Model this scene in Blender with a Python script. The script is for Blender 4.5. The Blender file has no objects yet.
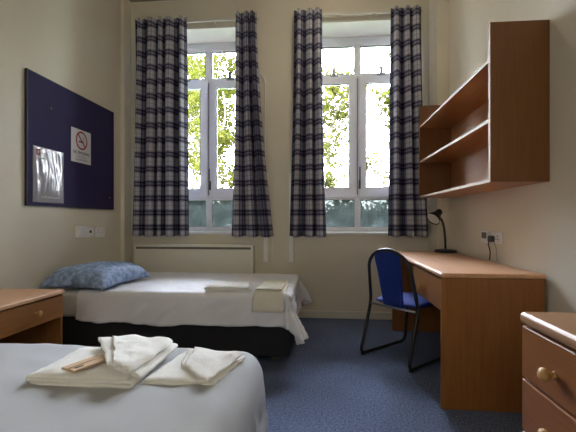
import bpy, bmesh, math, random
from mathutils import Vector, Matrix, noise
PI = math.pi
C = bpy.context.scene.collection
sc = bpy.context.scene
random.seed(7)

# ------------------------------------------------------------------ materials
def new_mat(name):
    m = bpy.data.materials.new(name); m.use_nodes = True
    nt = m.node_tree
    return m, nt, nt.nodes['Principled BSDF'], nt.nodes['Material Output']

def plain(name, col, rough=0.6, metal=0.0, spec=0.5, nscale=0, namt=0.0, bump=0.0, bscale=200):
    m, nt, b, o = new_mat(name)
    b.inputs['Base Color'].default_value = (*col, 1)
    b.inputs['Roughness'].default_value = rough
    b.inputs['Metallic'].default_value = metal
    b.inputs['Specular IOR Level'].default_value = spec
    tc = nt.nodes.new('ShaderNodeTexCoord')
    if namt:
        n = nt.nodes.new('ShaderNodeTexNoise'); n.inputs['Scale'].default_value = nscale
        n.inputs['Detail'].default_value = 4
        nt.links.new(tc.outputs['Object'], n.inputs['Vector'])
        r = nt.nodes.new('ShaderNodeValToRGB')
        r.color_ramp.elements[0].position = .3; r.color_ramp.elements[1].position = .7
        r.color_ramp.elements[0].color = (*[c * (1 - namt) for c in col], 1)
        r.color_ramp.elements[1].color = (*[min(1, c * (1 + namt)) for c in col], 1)
        nt.links.new(n.outputs['Fac'], r.inputs['Fac'])
        nt.links.new(r.outputs['Color'], b.inputs['Base Color'])
    if bump:
        n2 = nt.nodes.new('ShaderNodeTexNoise'); n2.inputs['Scale'].default_value = bscale
        nt.links.new(tc.outputs['Object'], n2.inputs['Vector'])
        bp = nt.nodes.new('ShaderNodeBump'); bp.inputs['Strength'].default_value = bump
        bp.inputs['Distance'].default_value = .01
        nt.links.new(n2.outputs['Fac'], bp.inputs['Height'])
        nt.links.new(bp.outputs['Normal'], b.inputs['Normal'])
    return m

def wood(name, ca, cb, axis, rough=0.38):
    m, nt, b, o = new_mat(name)
    tc = nt.nodes.new('ShaderNodeTexCoord')
    mp = nt.nodes.new('ShaderNodeMapping')
    s = [38, 38, 38]; s[axis] = 2.2
    mp.inputs['Scale'].default_value = s
    nt.links.new(tc.outputs['Object'], mp.inputs['Vector'])
    n = nt.nodes.new('ShaderNodeTexNoise'); n.inputs['Scale'].default_value = 1.6
    n.inputs['Detail'].default_value = 6; n.inputs['Roughness'].default_value = .6
    nt.links.new(mp.outputs['Vector'], n.inputs['Vector'])
    r = nt.nodes.new('ShaderNodeValToRGB')
    r.color_ramp.elements[0].position = .32; r.color_ramp.elements[1].position = .68
    r.color_ramp.elements[0].color = (*ca, 1); r.color_ramp.elements[1].color = (*cb, 1)
    nt.links.new(n.outputs['Fac'], r.inputs['Fac'])
    nt.links.new(r.outputs['Color'], b.inputs['Base Color'])
    b.inputs['Roughness'].default_value = rough
    return m

M = {}
M['wall'] = plain('wall_paint', (.75, .70, .58), .7, nscale=3, namt=.02, bump=.08, bscale=90)
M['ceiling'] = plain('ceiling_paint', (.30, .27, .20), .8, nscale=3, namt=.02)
M['white_paint'] = plain('white_gloss_paint', (.72, .70, .62), .4)
M['reveal'] = plain('window_reveal_paint', (.76, .72, .66), .6)
M['upvc'] = plain('white_plastic_frame', (.87, .88, .90), .3)
M['plastic'] = plain('white_socket_plastic', (.90, .89, .88), .35)
M['dark_plastic'] = plain('black_plastic', (.012, .012, .013), .4)
M['screen'] = plain('grey_display', (.10, .10, .08), .3)
M['rubber'] = plain('dark_gasket', (.06, .06, .065), .6)
M['metal'] = plain('grey_metal', (.35, .36, .38), .35, metal=.8)
M['handle_grey'] = plain('dark_grey_handle', (.10, .10, .105), .4)
M['radiator'] = plain('cream_enamel', (.80, .78, .69), .45)
M['grille'] = plain('dark_grille', (.16, .155, .12), .6)
OA, OB = (.24, .092, .020), (.30, .124, .031)
for ax, k in enumerate('xyz'):
    M['wood_' + k] = wood('beech_veneer_' + k, OA, OB, ax)
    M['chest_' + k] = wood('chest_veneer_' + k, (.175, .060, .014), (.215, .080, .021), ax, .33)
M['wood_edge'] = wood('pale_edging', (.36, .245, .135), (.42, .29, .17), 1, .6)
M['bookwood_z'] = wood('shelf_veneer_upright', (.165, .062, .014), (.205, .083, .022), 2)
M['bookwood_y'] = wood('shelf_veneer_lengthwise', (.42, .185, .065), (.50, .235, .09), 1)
M['top_skylit'] = wood('veneer_top_skylit', (.58, .32, .17), (.66, .38, .215), 1, .42)  # veneer paled for the tops: sky reflection put into the colour
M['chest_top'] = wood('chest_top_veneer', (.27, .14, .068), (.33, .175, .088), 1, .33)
M['cover'] = plain('pale_grey_bed_cover', (.42, .43, .44), .8, bump=.12, bscale=10)
M['knob'] = plain('turned_wood_knob', (.42, .23, .075), .4)
M['tube'] = plain('black_tube', (.012, .013, .016), .32)
M['lamp'] = plain('black_lamp_enamel', (.010, .010, .010), .35)
M['lamp_in'] = plain('white_lamp_reflector', (.75, .74, .70), .5)
M['chair_blue'] = plain('blue_upholstery', (.008, .034, .25), .85, nscale=240, namt=.25, bump=.25, bscale=400)
M['felt'] = plain('navy_felt', (.024, .018, .080), .9, nscale=300, namt=.18, bump=.15, bscale=500)
M['board_edge'] = plain('board_edge', (.012, .010, .02), .5)
M['paper'] = plain('white_paper', (.72, .71, .73), .6)
M['red_ink'] = plain('red_ink', (.38, .012, .03), .6)
M['black_ink'] = plain('black_ink', (.03, .03, .035), .6)
M['grey_ink'] = plain('grey_ink', (.28, .28, .30), .6)
M['sheet'] = plain('white_sheet', (.82, .82, .85), .75, bump=.35, bscale=13)
M['mattress'] = plain('mattress_ticking', (.60, .59, .56), .8)
M['bed_base'] = plain('dark_bed_base', (.016, .016, .019), .8)
M['bed_leg'] = plain('dark_grey_bed_leg', (.07, .07, .072), .7)
M['towel'] = plain('white_terry', (.88, .87, .83), .95, nscale=60, namt=.03, bump=.4, bscale=260)
M['towel_cream'] = plain('cream_terry', (.82, .79, .66), .95, nscale=60, namt=.03, bump=.4, bscale=260)
M['packet'] = plain('kraft_packet', (.58, .40, .25), .55, nscale=30, namt=.08)
M['bark'] = plain('tree_bark', (.06, .05, .035), .9, nscale=12, namt=.3)
M['grass'] = plain('lawn', (.10, .16, .06), .95, nscale=6, namt=.3)
M['brass'] = plain('brass', (.55, .38, .14), .3, metal=.9)

def mat_pillow():
    m, nt, b, o = new_mat('blue_pillow_fabric')
    tc = nt.nodes.new('ShaderNodeTexCoord')
    n = nt.nodes.new('ShaderNodeTexNoise'); n.inputs['Scale'].default_value = 28; n.inputs['Detail'].default_value = 5
    nt.links.new(tc.outputs['Object'], n.inputs['Vector'])
    r = nt.nodes.new('ShaderNodeValToRGB')
    e = r.color_ramp.elements
    e[0].position = .36; e[0].color = (.18, .27, .46, 1)
    e[1].position = .68; e[1].color = (.44, .58, .84, 1)
    nt.links.new(n.outputs['Fac'], r.inputs['Fac'])
    nt.links.new(r.outputs['Color'], b.inputs['Base Color'])
    b.inputs['Roughness'].default_value = .6
    bp = nt.nodes.new('ShaderNodeBump'); bp.inputs['Strength'].default_value = .5; bp.inputs['Distance'].default_value = .01
    nt.links.new(n.outputs['Fac'], bp.inputs['Height']); nt.links.new(bp.outputs['Normal'], b.inputs['Normal'])
    return m
M['pillow'] = mat_pillow()

def mat_carpet():
    m, nt, b, o = new_mat('blue_carpet')
    tc = nt.nodes.new('ShaderNodeTexCoord')
    n = nt.nodes.new('ShaderNodeTexNoise'); n.inputs['Scale'].default_value = 95; n.inputs['Detail'].default_value = 3
    nt.links.new(tc.outputs['Object'], n.inputs['Vector'])
    r = nt.nodes.new('ShaderNodeValToRGB')
    e = r.color_ramp.elements
    e[0].position = .35; e[0].color = (.070, .092, .172, 1)
    e[1].position = .70; e[1].color = (.195, .24, .365, 1)
    n2 = nt.nodes.new('ShaderNodeTexNoise'); n2.inputs['Scale'].default_value = 2.5; n2.inputs['Detail'].default_value = 4
    nt.links.new(tc.outputs['Object'], n2.inputs['Vector'])
    mr = nt.nodes.new('ShaderNodeMapRange'); mr.inputs['To Min'].default_value = .75; mr.inputs['To Max'].default_value = 1.25
    nt.links.new(n2.outputs['Fac'], mr.inputs['Value'])
    mx = nt.nodes.new('ShaderNodeVectorMath'); mx.operation = 'MULTIPLY'
    nt.links.new(n.outputs['Fac'], r.inputs['Fac'])
    nt.links.new(r.outputs['Color'], mx.inputs[0]); nt.links.new(mr.outputs['Result'], mx.inputs[1])
    nt.links.new(mx.outputs['Vector'], b.inputs['Base Color'])
    b.inputs['Roughness'].default_value = .95; b.inputs['Specular IOR Level'].default_value = .15
    bp = nt.nodes.new('ShaderNodeBump'); bp.inputs['Strength'].default_value = .7; bp.inputs['Distance'].default_value = .01
    nt.links.new(n.outputs['Fac'], bp.inputs['Height']); nt.links.new(bp.outputs['Normal'], b.inputs['Normal'])
    return m
M['carpet'] = mat_carpet()

def mat_plaid():
    m, nt, b, o = new_mat('plaid_curtain_fabric')
    uv = nt.nodes.new('ShaderNodeUVMap')
    sp = nt.nodes.new('ShaderNodeSeparateXYZ')
    nt.links.new(uv.outputs['UV'], sp.inputs['Vector'])
    def band(sock, period, stops):
        d = nt.nodes.new('ShaderNodeMath'); d.operation = 'DIVIDE'; d.inputs[1].default_value = period
        nt.links.new(sock, d.inputs[0])
        f = nt.nodes.new('ShaderNodeMath'); f.operation = 'FRACT'; nt.links.new(d.outputs[0], f.inputs[0])
        r = nt.nodes.new('ShaderNodeValToRGB'); r.color_ramp.interpolation = 'CONSTANT'
        els = r.color_ramp.elements
        while len(els) > 1: els.remove(els[-1])
        els[0].position = 0; els[0].color = (*stops[0][1], 1)
        for p, c in stops[1:]:
            e = els.new(p); e.color = (*c, 1)
        nt.links.new(f.outputs[0], r.inputs['Fac'])
        return r.outputs['Color']
    W, G, D = (1, 1, 1), (.45, .45, .54), (.17, .17, .25)
    h = band(sp.outputs['Y'], .152, [(0, D), (.10, G), (.24, D), (.34, (.62, .62, .7)), (.42, W), (.64, (.72, .72, .78)), (.69, W), (.92, (.6, .6, .68))])
    v = band(sp.outputs['X'], .185, [(0, (.11, .11, .18)), (.11, (.32, .32, .42)), (.16, (.11, .11, .18)), (.30, (.42, .42, .52)), (.39, W), (.57, (.55, .55, .63)), (.62, W), (.80, (.22, .22, .31)), (.87, (.45, .45, .55))])
    mx = nt.nodes.new('ShaderNodeMixRGB'); mx.blend_type = 'MULTIPLY'; mx.inputs['Fac'].default_value = .92
    nt.links.new(h, mx.inputs['Color1']); nt.links.new(v, mx.inputs['Color2'])
    m2 = nt.nodes.new('ShaderNodeMixRGB'); m2.blend_type = 'MULTIPLY'; m2.inputs['Fac'].default_value = 1
    nt.links.new(mx.outputs['Color'], m2.inputs['Color1']); m2.inputs['Color2'].default_value = (.56, .56, .61, 1)
    nt.links.new(m2.outputs['Color'], b.inputs['Base Color'])
    b.inputs['Roughness'].default_value = .9; b.inputs['Specular IOR Level'].default_value = .1
    t = nt.nodes.new('ShaderNodeBsdfTranslucent'); nt.links.new(m2.outputs['Color'], t.inputs['Color'])
    ms = nt.nodes.new('ShaderNodeMixShader'); ms.inputs['Fac'].default_value = .10
    nt.links.new(b.outputs['BSDF'], ms.inputs[1]); nt.links.new(t.outputs['BSDF'], ms.inputs[2])
    nt.links.new(ms.outputs['Shader'], o.inputs['Surface'])
    return m
M['plaid'] = mat_plaid()

def mat_glass(frost):
    m, nt, b, o = new_mat('obscured_glass' if frost else 'clear_glass')
    tr = nt.nodes.new('ShaderNodeBsdfTransparent')
    gl = nt.nodes.new('ShaderNodeBsdfGlossy'); gl.inputs['Roughness'].default_value = .02
    fr = nt.nodes.new('ShaderNodeFresnel'); fr.inputs['IOR'].default_value = 1.45
    ms = nt.nodes.new('ShaderNodeMixShader')
    nt.links.new(fr.outputs[0], ms.inputs['Fac'])
    src = tr.outputs[0]
    if frost:
        tl = nt.nodes.new('ShaderNodeBsdfTranslucent')
        tc = nt.nodes.new('ShaderNodeTexCoord')
        n = nt.nodes.new('ShaderNodeTexNoise'); n.inputs['Scale'].default_value = 9; n.inputs['Detail'].default_value = 5
        nt.links.new(tc.outputs['Object'], n.inputs['Vector'])
        r = nt.nodes.new('ShaderNodeValToRGB')
        r.color_ramp.elements[0].position = .35; r.color_ramp.elements[0].color = (.018, .022, .021, 1)
        r.color_ramp.elements[1].position = .7; r.color_ramp.elements[1].color = (.044, .049, .047, 1)
        nt.links.new(n.outputs['Fac'], r.inputs['Fac']); nt.links.new(r.outputs['Color'], tl.inputs['Color'])
        tr.inputs['Color'].default_value = (.40, .43, .42, 1)
        m0 = nt.nodes.new('ShaderNodeMixShader'); m0.inputs['Fac'].default_value = .6
        nt.links.new(tr.outputs[0], m0.inputs[1]); nt.links.new(tl.outputs[0], m0.inputs[2])
        src = m0.outputs[0]
    nt.links.new(src, ms.inputs[1]); nt.links.new(gl.outputs[0], ms.inputs[2])
    nt.links.new(ms.outputs[0], o.inputs['Surface'])
    return m
M['glass'] = mat_glass(False); M['frost'] = mat_glass(True)

def mat_leaf(name, ca, cb):
    m, nt, b, o = new_mat(name)
    gi = nt.nodes.new('ShaderNodeTexCoord')
    n = nt.nodes.new('ShaderNodeTexNoise'); n.inputs['Scale'].default_value = 3.5; n.inputs['Detail'].default_value = 3
    nt.links.new(gi.outputs['Object'], n.inputs['Vector'])
    r = nt.nodes.new('ShaderNodeValToRGB')
    r.color_ramp.elements[0].position = .35; r.color_ramp.elements[0].color = (*ca, 1)
    r.color_ramp.elements[1].position = .65; r.color_ramp.elements[1].color = (*cb, 1)
    nt.links.new(n.outputs['Fac'], r.inputs['Fac']); nt.links.new(r.outputs['Color'], b.inputs['Base Color'])
    b.inputs['Roughness'].default_value = .9; b.inputs['Specular IOR Level'].default_value = 0
    t = nt.nodes.new('ShaderNodeBsdfTranslucent'); nt.links.new(r.outputs['Color'], t.inputs['Color'])
    ms = nt.nodes.new('ShaderNodeMixShader'); ms.inputs['Fac'].default_value = .4
    nt.links.new(b.outputs['BSDF'], ms.inputs[1]); nt.links.new(t.outputs['BSDF'], ms.inputs[2])
    nt.links.new(ms.outputs[0], o.inputs['Surface'])
    return m
M['leaf'] = mat_leaf('leaf_green', (.013, .016, .002), (.036, .037, .006))
M['hedge'] = mat_leaf('hedge_green', (.008, .010, .008), (.014, .017, .014))

def mat_wallet():
    m, nt, b, o = new_mat('clear_plastic_wallet')
    b.inputs['Base Color'].default_value = (.36, .35, .38, 1)
    b.inputs['Roughness'].default_value = .24
    b.inputs['Specular IOR Level'].default_value = .8
    b.inputs['Coat Weight'].default_value = .6; b.inputs['Coat Roughness'].default_value = .08
    return m
M['wallet'] = mat_wallet()

# ------------------------------------------------------------------ mesh helpers
class MB:
    def __init__(s): s.bm = bmesh.new()
    def box(s, a, b, bev=0.0, seg=2, mtx=None):
        t = bmesh.new()
        r = bmesh.ops.create_cube(t, size=1)
        c = [(a[i] + b[i]) / 2 for i in range(3)]; d = [abs(b[i] - a[i]) for i in range(3)]
        for v in t.verts: v.co = Vector((v.co.x * d[0] + c[0], v.co.y * d[1] + c[1], v.co.z * d[2] + c[2]))
        if bev:
            bmesh.ops.bevel(t, geom=t.edges[:], offset=min(bev, min(d) * .49), segments=seg, profile=.5, affect='EDGES')
        if mtx is not None: bmesh.ops.transform(t, matrix=mtx, verts=t.verts)
        s._merge(t); return s
    def _merge(s, t):
        me = bpy.data.meshes.new('tmp'); t.to_mesh(me); t.free()
        s.bm.from_mesh(me); bpy.data.meshes.remove(me)
    def tube(s, pts, r, n=10, close=False):
        pts = [Vector(p) for p in pts]; N = len(pts)
        rs = r if isinstance(r, (list, tuple)) else [r] * N
        rings = []; up = None
        for i, p in enumerate(pts):
            if close: t = (pts[(i + 1) % N] - pts[i - 1])
            else: t = pts[min(i + 1, N - 1)] - pts[max(i - 1, 0)]
            t.normalize()
            if up is None: up = t.orthogonal().normalized()
            up = (up - t * up.dot(t)); up.normalize()
            bn = t.cross(up)
            rings.append([s.bm.verts.new(p + (up * math.cos(2 * PI * k / n) + bn * math.sin(2 * PI * k / n)) * rs[i]) for k in range(n)])
        rng = range(N if close else N - 1)
        for i in rng:
            A, B = rings[i], rings[(i + 1) % N]
            for k in range(n):
                f = s.bm.faces.new((A[k], A[(k + 1) % n], B[(k + 1) % n], B[k])); f.smooth = True
        if not close:
            s.bm.faces.new(rings[0][::-1]); s.bm.faces.new(rings[-1])
        return s
    def lathe(s, prof, origin, axis=(0, 0, 1), n=24):
        """prof: list of (radius, height along axis)"""
        ax = Vector(axis).normalized(); u = ax.orthogonal().normalized(); w = ax.cross(u); o = Vector(origin)
        rings = []
        for r, h in prof:
            if r < 1e-5: rings.append([s.bm.verts.new(o + ax * h)])
            else: rings.append([s.bm.verts.new(o + ax * h + (u * math.cos(2 * PI * k / n) + w * math.sin(2 * PI * k / n)) * r) for k in range(n)])
        for A, B in zip(rings, rings[1:]):
            for k in range(n):
                k2 = (k + 1) % n
                if len(A) == 1 and len(B) == 1: continue
                if len(A) == 1: f = s.bm.faces.new((A[0], B[k2], B[k]))
                elif len(B) == 1: f = s.bm.faces.new((A[k], A[k2], B[0]))
                else: f = s.bm.faces.new((A[k], A[k2], B[k2], B[k]))
                f.smooth = True
        if len(rings[0]) > 1: s.bm.faces.new(rings[0][::-1])
        if len(rings[-1]) > 1: s.bm.faces.new(rings[-1])
        return s
    def grid(s, fn, nu, nv, uvfn=None, smooth=True):
        uvl = s.bm.loops.layers.uv.verify() if uvfn else None
        V = [[s.bm.verts.new(fn(i / nu, j / nv)) for j in range(nv + 1)] for i in range(nu + 1)]
        for i in range(nu):
            for j in range(nv):
                f = s.bm.faces.new((V[i][j], V[i + 1][j], V[i + 1][j + 1], V[i][j + 1])); f.smooth = smooth
                if uvfn:
                    for l, (a, b) in zip(f.loops, ((i, j), (i + 1, j), (i + 1, j + 1), (i, j + 1))):
                        l[uvl].uv = uvfn(a / nu, b / nv)
        return s

def root_of(o):
    while o.parent: o = o.parent
    return o
def obj(name, mb, mat, parent=None, local=False):
    bm = mb.bm if isinstance(mb, MB) else mb
    if parent is not None and not local:
        bmesh.ops.translate(bm, vec=-root_of(parent).location, verts=bm.verts)
    bmesh.ops.recalc_face_normals(bm, faces=bm.faces[:])
    me = bpy.data.meshes.new(name); bm.to_mesh(me); bm.free()
    o = bpy.data.objects.new(name, me); C.objects.link(o)
    me.materials.append(M[mat] if isinstance(mat, str) else mat)
    if parent is not None: o.parent = parent
    return o
def single(name, mb, mat, origin, label=None, cat=None, group=None, kind=None):
    """a top-level mesh whose origin sits at its base"""
    bm = mb.bm
    bmesh.ops.translate(bm, vec=-Vector(origin), verts=bm.verts)
    o = obj(name, mb, mat); o.location = origin
    return tag(o, label, cat, group, kind)
def tag(o, label=None, cat=None, group=None, kind=None):
    if label: o['label'] = label
    if cat: o['category'] = cat
    if group: o['group'] = group
    if kind: o['kind'] = kind
    return o
def thing(name, loc, label, cat, group=None, rotz=0):
    o = bpy.data.objects.new(name, None); C.objects.link(o)
    o.location = loc; o.rotation_euler = (0, 0, rotz); o.empty_display_size = .1
    return tag(o, label, cat, group)
def struct(name, mb, mat):
    return tag(obj(name, mb, mat), kind='structure')
def smooth_path(pts, n=8):
    """Catmull-Rom through points"""
    P = [Vector(p) for p in pts]; out = []
    for i in range(len(P) - 1):
        p0 = P[max(i - 1, 0)]; p1 = P[i]; p2 = P[i + 1]; p3 = P[min(i + 2, len(P) - 1)]
        for k in range(n):
            t = k / n
            out.append(.5 * ((2 * p1) + (p2 - p0) * t + (2 * p0 - 5 * p1 + 4 * p2 - p3) * t * t + (3 * p1 - p0 - 3 * p2 + p3) * t ** 3))
    out.append(P[-1]); return out
def round_path(pts, r, n=6):
    """polyline with filleted corners"""
    P = [Vector(p) for p in pts]; out = [P[0]]
    for i in range(1, len(P) - 1):
        a, b, c = P[i - 1], P[i], P[i + 1]
        d1 = (a - b); d2 = (c - b); rr = min(r, d1.length * .45, d2.length * .45)
        p1 = b + d1.normalized() * rr; p2 = b + d2.normalized() * rr
        for k in range(n + 1):
            t = k / n
            out.append((1 - t) ** 2 * p1 + 2 * t * (1 - t) * b + t * t * p2)
    out.append(P[-1]); return out

# ------------------------------------------------------------------ the room
XL, XR, YB, YF, ZC = -2.12, 1.18, 4.0, -1.7, 3.38
WC = (-1.315, .383); WHW = .54; ZS, ZT = .885, 3.07; YW = 4.33; YO = 4.46
struct('floor', MB().box((XL - .15, YF - .15, -.1), (XR + .15, YO, 0)), 'carpet')
struct('ceiling', MB().box((XL - .15, YF - .15, ZC), (XR + .15, YO, ZC + .1)), 'ceiling')
struct('wall_left', MB().box((XL - .15, YF - .15, 0), (XL, YO, ZC)), 'wall')
struct('wall_right', MB().box((XR, YF - .15, 0), (XR + .15, YO, ZC)), 'wall')
struct('wall_front', MB().box((XL, YF - .15, 0), (XR, YF, ZC)), 'wall')
mb = MB()
xs = [XL, WC[0] - WHW, WC[0] + WHW, WC[1] - WHW, WC[1] + WHW, XR]
for i in (0, 2, 4): mb.box((xs[i], YB, 0), (xs[i + 1], YO, ZC))
for i in (1, 3):
    mb.box((xs[i], YB, 0), (xs[i + 1], YO, ZS - .02)); mb.box((xs[i], YB, ZT), (xs[i + 1], YO, ZC))
struct('wall_back', mb, 'wall')
struct('trim_1', MB().box((XL, 3.86, 0), (-2.077, YB, ZC), .004), 'wall')          # boxed-in pipe, left corner
struct('trim_2', MB().box((1.067, 3.72, 0), (XR, YB, ZC), .004), 'wall')           # boxed-in pipe, right corner
struct('trim_3', MB().box((1.135, 3.60, 3.06), (XR, 3.72, 3.14), .006), 'white_paint')
struct('baseboard_back', MB().box((-2.077, YB - .018, 0), (1.067, YB, .075), .004), 'white_paint')
struct('baseboard_left', MB().box((XL, YF, 0), (XL + .018, 3.86, .075), .004), 'white_paint')
struct('baseboard_right', MB().box((XR - .018, YF, 0), (XR, 3.72, .075), .004), 'white_paint')

def make_window(n, xc):
    w = bpy.data.objects.new('window_%d' % n, None); C.objects.link(w); w.location = (xc, YW, ZS); w['kind'] = 'structure'
    xl, xr = xc - WHW, xc + WHW
    # reveal linings
    mb = MB(); e = .012
    mb.box((xl, YB + .002, ZS), (xl + e, YW + .01, ZT)); mb.box((xr - e, YB + .002, ZS), (xr, YW + .01, ZT))
    mb.box((xl, YB + .002, ZT - e), (xr, YW + .01, ZT))
    obj('window_reveal', mb, 'reveal', w)
    obj('window_sill', MB().box((xl - .0, YB - .012, ZS - .022), (xr + .0, YW + .02, ZS + .002), .006), 'upvc', w)
    y0, y1 = YW, YW + .07
    f = MB()
    f.box((xl, y0, ZS), (xl + .07, y1, ZT - e), .006); f.box((xr - .07, y0, ZS), (xr, y1, ZT - e), .006)
    f.box((xl + .06, y0, ZS), (xr - .06, y1, .937), .006); f.box((xl + .06, y0, 2.955), (xr - .06, y1, ZT - e), .006)
    f.box((xl + .06, y0 + .004, 1.24), (xr - .06, y1, 1.285), .006)
    f.box((xl + .06, y0 + .004, 2.60), (xr - .06, y1, 2.645), .006)
    f.box((xc - .035, y0 + .002, .93), (xc + .035, y1, 1.25), .006)
    f.box((xc - .033, y0 + .002, 2.63), (xc + .033, y1, 2.96), .006)
    f.box((xc - .032, y0 + .012, 1.27), (xc + .032, y1, 2.61), .004)
    fr = obj('window_frame', f, 'upvc', w)
    obj('trickle_vent', MB().box((xc - .225, y0 - .016, 2.985), (xc + .225, y0, 3.012), .005), 'upvc', fr)
    obj('gasket', MB().box((xc - .0045, y0 - .004, 1.30), (xc + .0045, y0 + .010, 2.59)), 'grey_ink', fr)
    for s in (-1, 1):
        a, b = (xl + .055, xc - .012) if s < 0 else (xc + .012, xr - .055)
        ys0, ys1 = y0 - .012, y0 + .05
        st = .082
        g = MB()
        g.box((a, ys0, 1.262), (a + st, ys1, 2.622), .008); g.box((b - st, ys0, 1.262), (b, ys1, 2.622), .008)
        g.box((a + st - .01, ys0, 1.262), (b - st + .01, ys1, 1.378), .008)
        g.box((a + st - .01, ys0, 2.535), (b - st + .01, ys1, 2.622), .008)
        sash = obj('sash', g, 'upvc', w)
        g = MB(); q = .006
        pa, pb = a + st, b - st
        for A, B in (((pa - .001, 1.377), (pa + q, 2.536)), ((pb - q, 1.377), (pb + .001, 2.536)), ((pa, 1.377), (pb, 1.377 + q)), ((pa, 2.536 - q), (pb, 2.536))):
            g.box((A[0], ys0 + .012, A[1]), (B[0], ys0 + .03, B[1]))
        obj('gasket', g, 'rubber', sash)
        obj('pane', MB().box((pa - .005, y0 + .022, 1.37), (pb + .005, y0 + .028, 2.54)), 'glass', sash)
        # lever handle at the foot of the meeting stile
        xh = xc + .022
        if s < 0: xh = None
        h = MB() if xh is None else MB().box((xh - .012, ys0 - .012, 1.36), (xh + .012, ys0, 1.46), .004)
        if xh is not None: h.tube(smooth_path([(xh, ys0 - .008, 1.44), (xh, ys0 - .035, 1.445), (xh, ys0 - .038, 1.52), (xh, ys0 - .036, 1.60)], 4), .0075, 8)
        if xh is not None: obj('handle', h, 'handle_grey', sash)
        # fanlight
        a2, b2 = (xl + .06, xc - .033) if s < 0 else (xc + .033, xr - .06)
        g = MB()
        for A, B in (((a2, 2.643), (a2 + .008, 2.957)), ((b2 - .008, 2.643), (b2, 2.957)), ((a2, 2.643), (b2, 2.651)), ((a2, 2.947), (b2, 2.957))):
            g.box((A[0], y0 + .010, A[1]), (B[0], y0 + .03, B[1]))
        obj('gasket', g, 'rubber', w)
        obj('pane', MB().box((a2 - .004, y0 + .022, 2.64), (b2 + .004, y0 + .028, 2.96)), 'glass', w)
        xm = (a2 + b2) / 2 - s * .0
        h = MB().box((xm - .045, y0 - .012, 2.605), (xm + .045, y0 + .004, 2.640), .005)
        h.box((xm - .018, y0 - .032, 2.63), (xm + .018, y0 - .008, 2.705), .006); h.box((xm - .035, y0 - .03, 2.685), (xm + .035, y0 - .012, 2.705), .005)
        obj('fanlight_catch', h, 'metal', w)
        # lower obscured light
        a3, b3 = (xl + .065, xc - .033) if s < 0 else (xc + .033, xr - .065)
        g = MB()
        for A, B in (((a3, .934), (a3 + .006, 1.243)), ((b3 - .006, .934), (b3, 1.243)), ((a3, .934), (b3, .940)), ((a3, 1.235), (b3, 1.243))):
            g.box((A[0], y0 + .012, A[1]), (B[0], y0 + .03, B[1]))
        obj('gasket', g, 'rubber', w)
        obj('pane', MB().box((a3 - .004, y0 + .022, .93), (b3 + .004, y0 + .028, 1.25)), 'frost', w)
make_window(1, WC[0]); make_window(2, WC[1])

# ------------------------------------------------------------------ curtains and rails
def curtain_rail(xa, xb, label, xcord, lean):
    t = thing('curtain_rail', ((xa + xb) / 2, 3.94, 3.12), label, 'curtain rail', 'white curtain rails above the windows')
    mb = MB().box((xa, 3.925, 3.095), (xb, 3.95, 3.125), .004)
    obj('track', mb, 'white_paint', t)
    mb = MB().tube(smooth_path([(xcord - .24 * lean, 3.981, 3.11), (xcord - .20 * lean, 3.981, 1.9), (xcord - .06 * lean, 3.981, 1.2), (xcord, 3.981, .84), (xcord, 3.981, .605)], 5), .003, 6)
    cd = obj('pull_cord', mb, 'plastic', t)
    obj('cord_weight', MB().lathe([(.0, 0), (.006, .004), (.005, .03), (0, .034)], (xcord, 3.981, .580), n=8), 'plastic', cd)
    for k in range(4):
        x = xa + .08 + (xb - xa - .16) * k / 3
        obj('bracket', MB().box((x - .014, 3.945, 3.10), (x + .014, 4.0, 3.135), .003), 'white_paint', t)
curtain_rail(-2.0, -.66, 'white curtain rail over the left window, behind the noticeboard side curtains', -.530, 1)
curtain_rail(-.30, .99, 'white curtain rail over the right window, nearer the wall shelves', -.288, -.1)

def curtain(xa, xb, xa2, xb2, zt, zb, folds, seed, label, flare=1.0):
    rnd = random.Random(seed)
    ph = rnd.random() * 6.28
    nu, nv = folds * 18, 44
    off = [rnd.uniform(-.25, .25) for _ in range(folds + 2)]
    wgt = [rnd.uniform(.55, 1.35) for _ in range(folds + 2)]
    full = 1.5 * max(abs(xb - xa), abs(xb2 - xa2))
    def fn(u, v):                       # v = 0 at the top
        k = u * folds; i = int(k); fr = k - i
        ws = 1 + .10 * math.sin(2 * PI * u * 1.7 + seed)
        uu = u + .06 * math.sin(2 * PI * u * 2 + seed) * (1 - abs(2 * u - 1))
        a = xa + (xa2 - xa) * v ** 1.6; b = xb + (xb2 - xb) * v ** 1.6
        x = a + (b - a) * uu
        am = (.022 + .034 * min(1, v * 3)) * (wgt[i] * (1 - fr) + wgt[min(i + 1, folds + 1)] * fr)
        s = math.sin(2 * PI * k + ph + .5 * v * math.sin(seed + 3 * u))
        y = 3.895 + am * s + .010 * noise.noise((u * 9, v * 2.5, seed))
        x += .014 * math.cos(2 * PI * k * 1 + ph) * (1 - abs(2 * u - 1))
        z = zt + (zb - zt) * v
        if v < .03:
            y += .006 * math.sin(2 * PI * k * 4); z += .010 * math.sin(2 * PI * k * 2 + ph)
        if v > .98: z += .006 * math.sin(2 * PI * k + 1)
        return Vector((x, min(y, 3.975), z))
    mb = MB().grid(fn, nu, nv, lambda u, v: (u * full, zt + (zb - zt) * v))
    o = single('curtain', mb, 'plaid', ((xa + xb) / 2, 3.9, zb), label, 'curtain', 'navy and grey plaid curtains')
    sd = o.modifiers.new('thick', 'SOLIDIFY'); sd.thickness = .002
    return o
curtain(-1.985, -1.425, -2.03, -1.41, 3.135, .845, 5, 3, 'wide plaid curtain nearest the noticeboard, left side of the left window')
curtain(-.905, -.685, -.955, -.51, 3.150, .845, 3, 8, 'plaid curtain flaring out at its hem, right side of the left window')
curtain(-.295, -.012, -.345, .03, 3.150, .845, 3, 14, 'plaid curtain on the left side of the right window, above bare wall')
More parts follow.
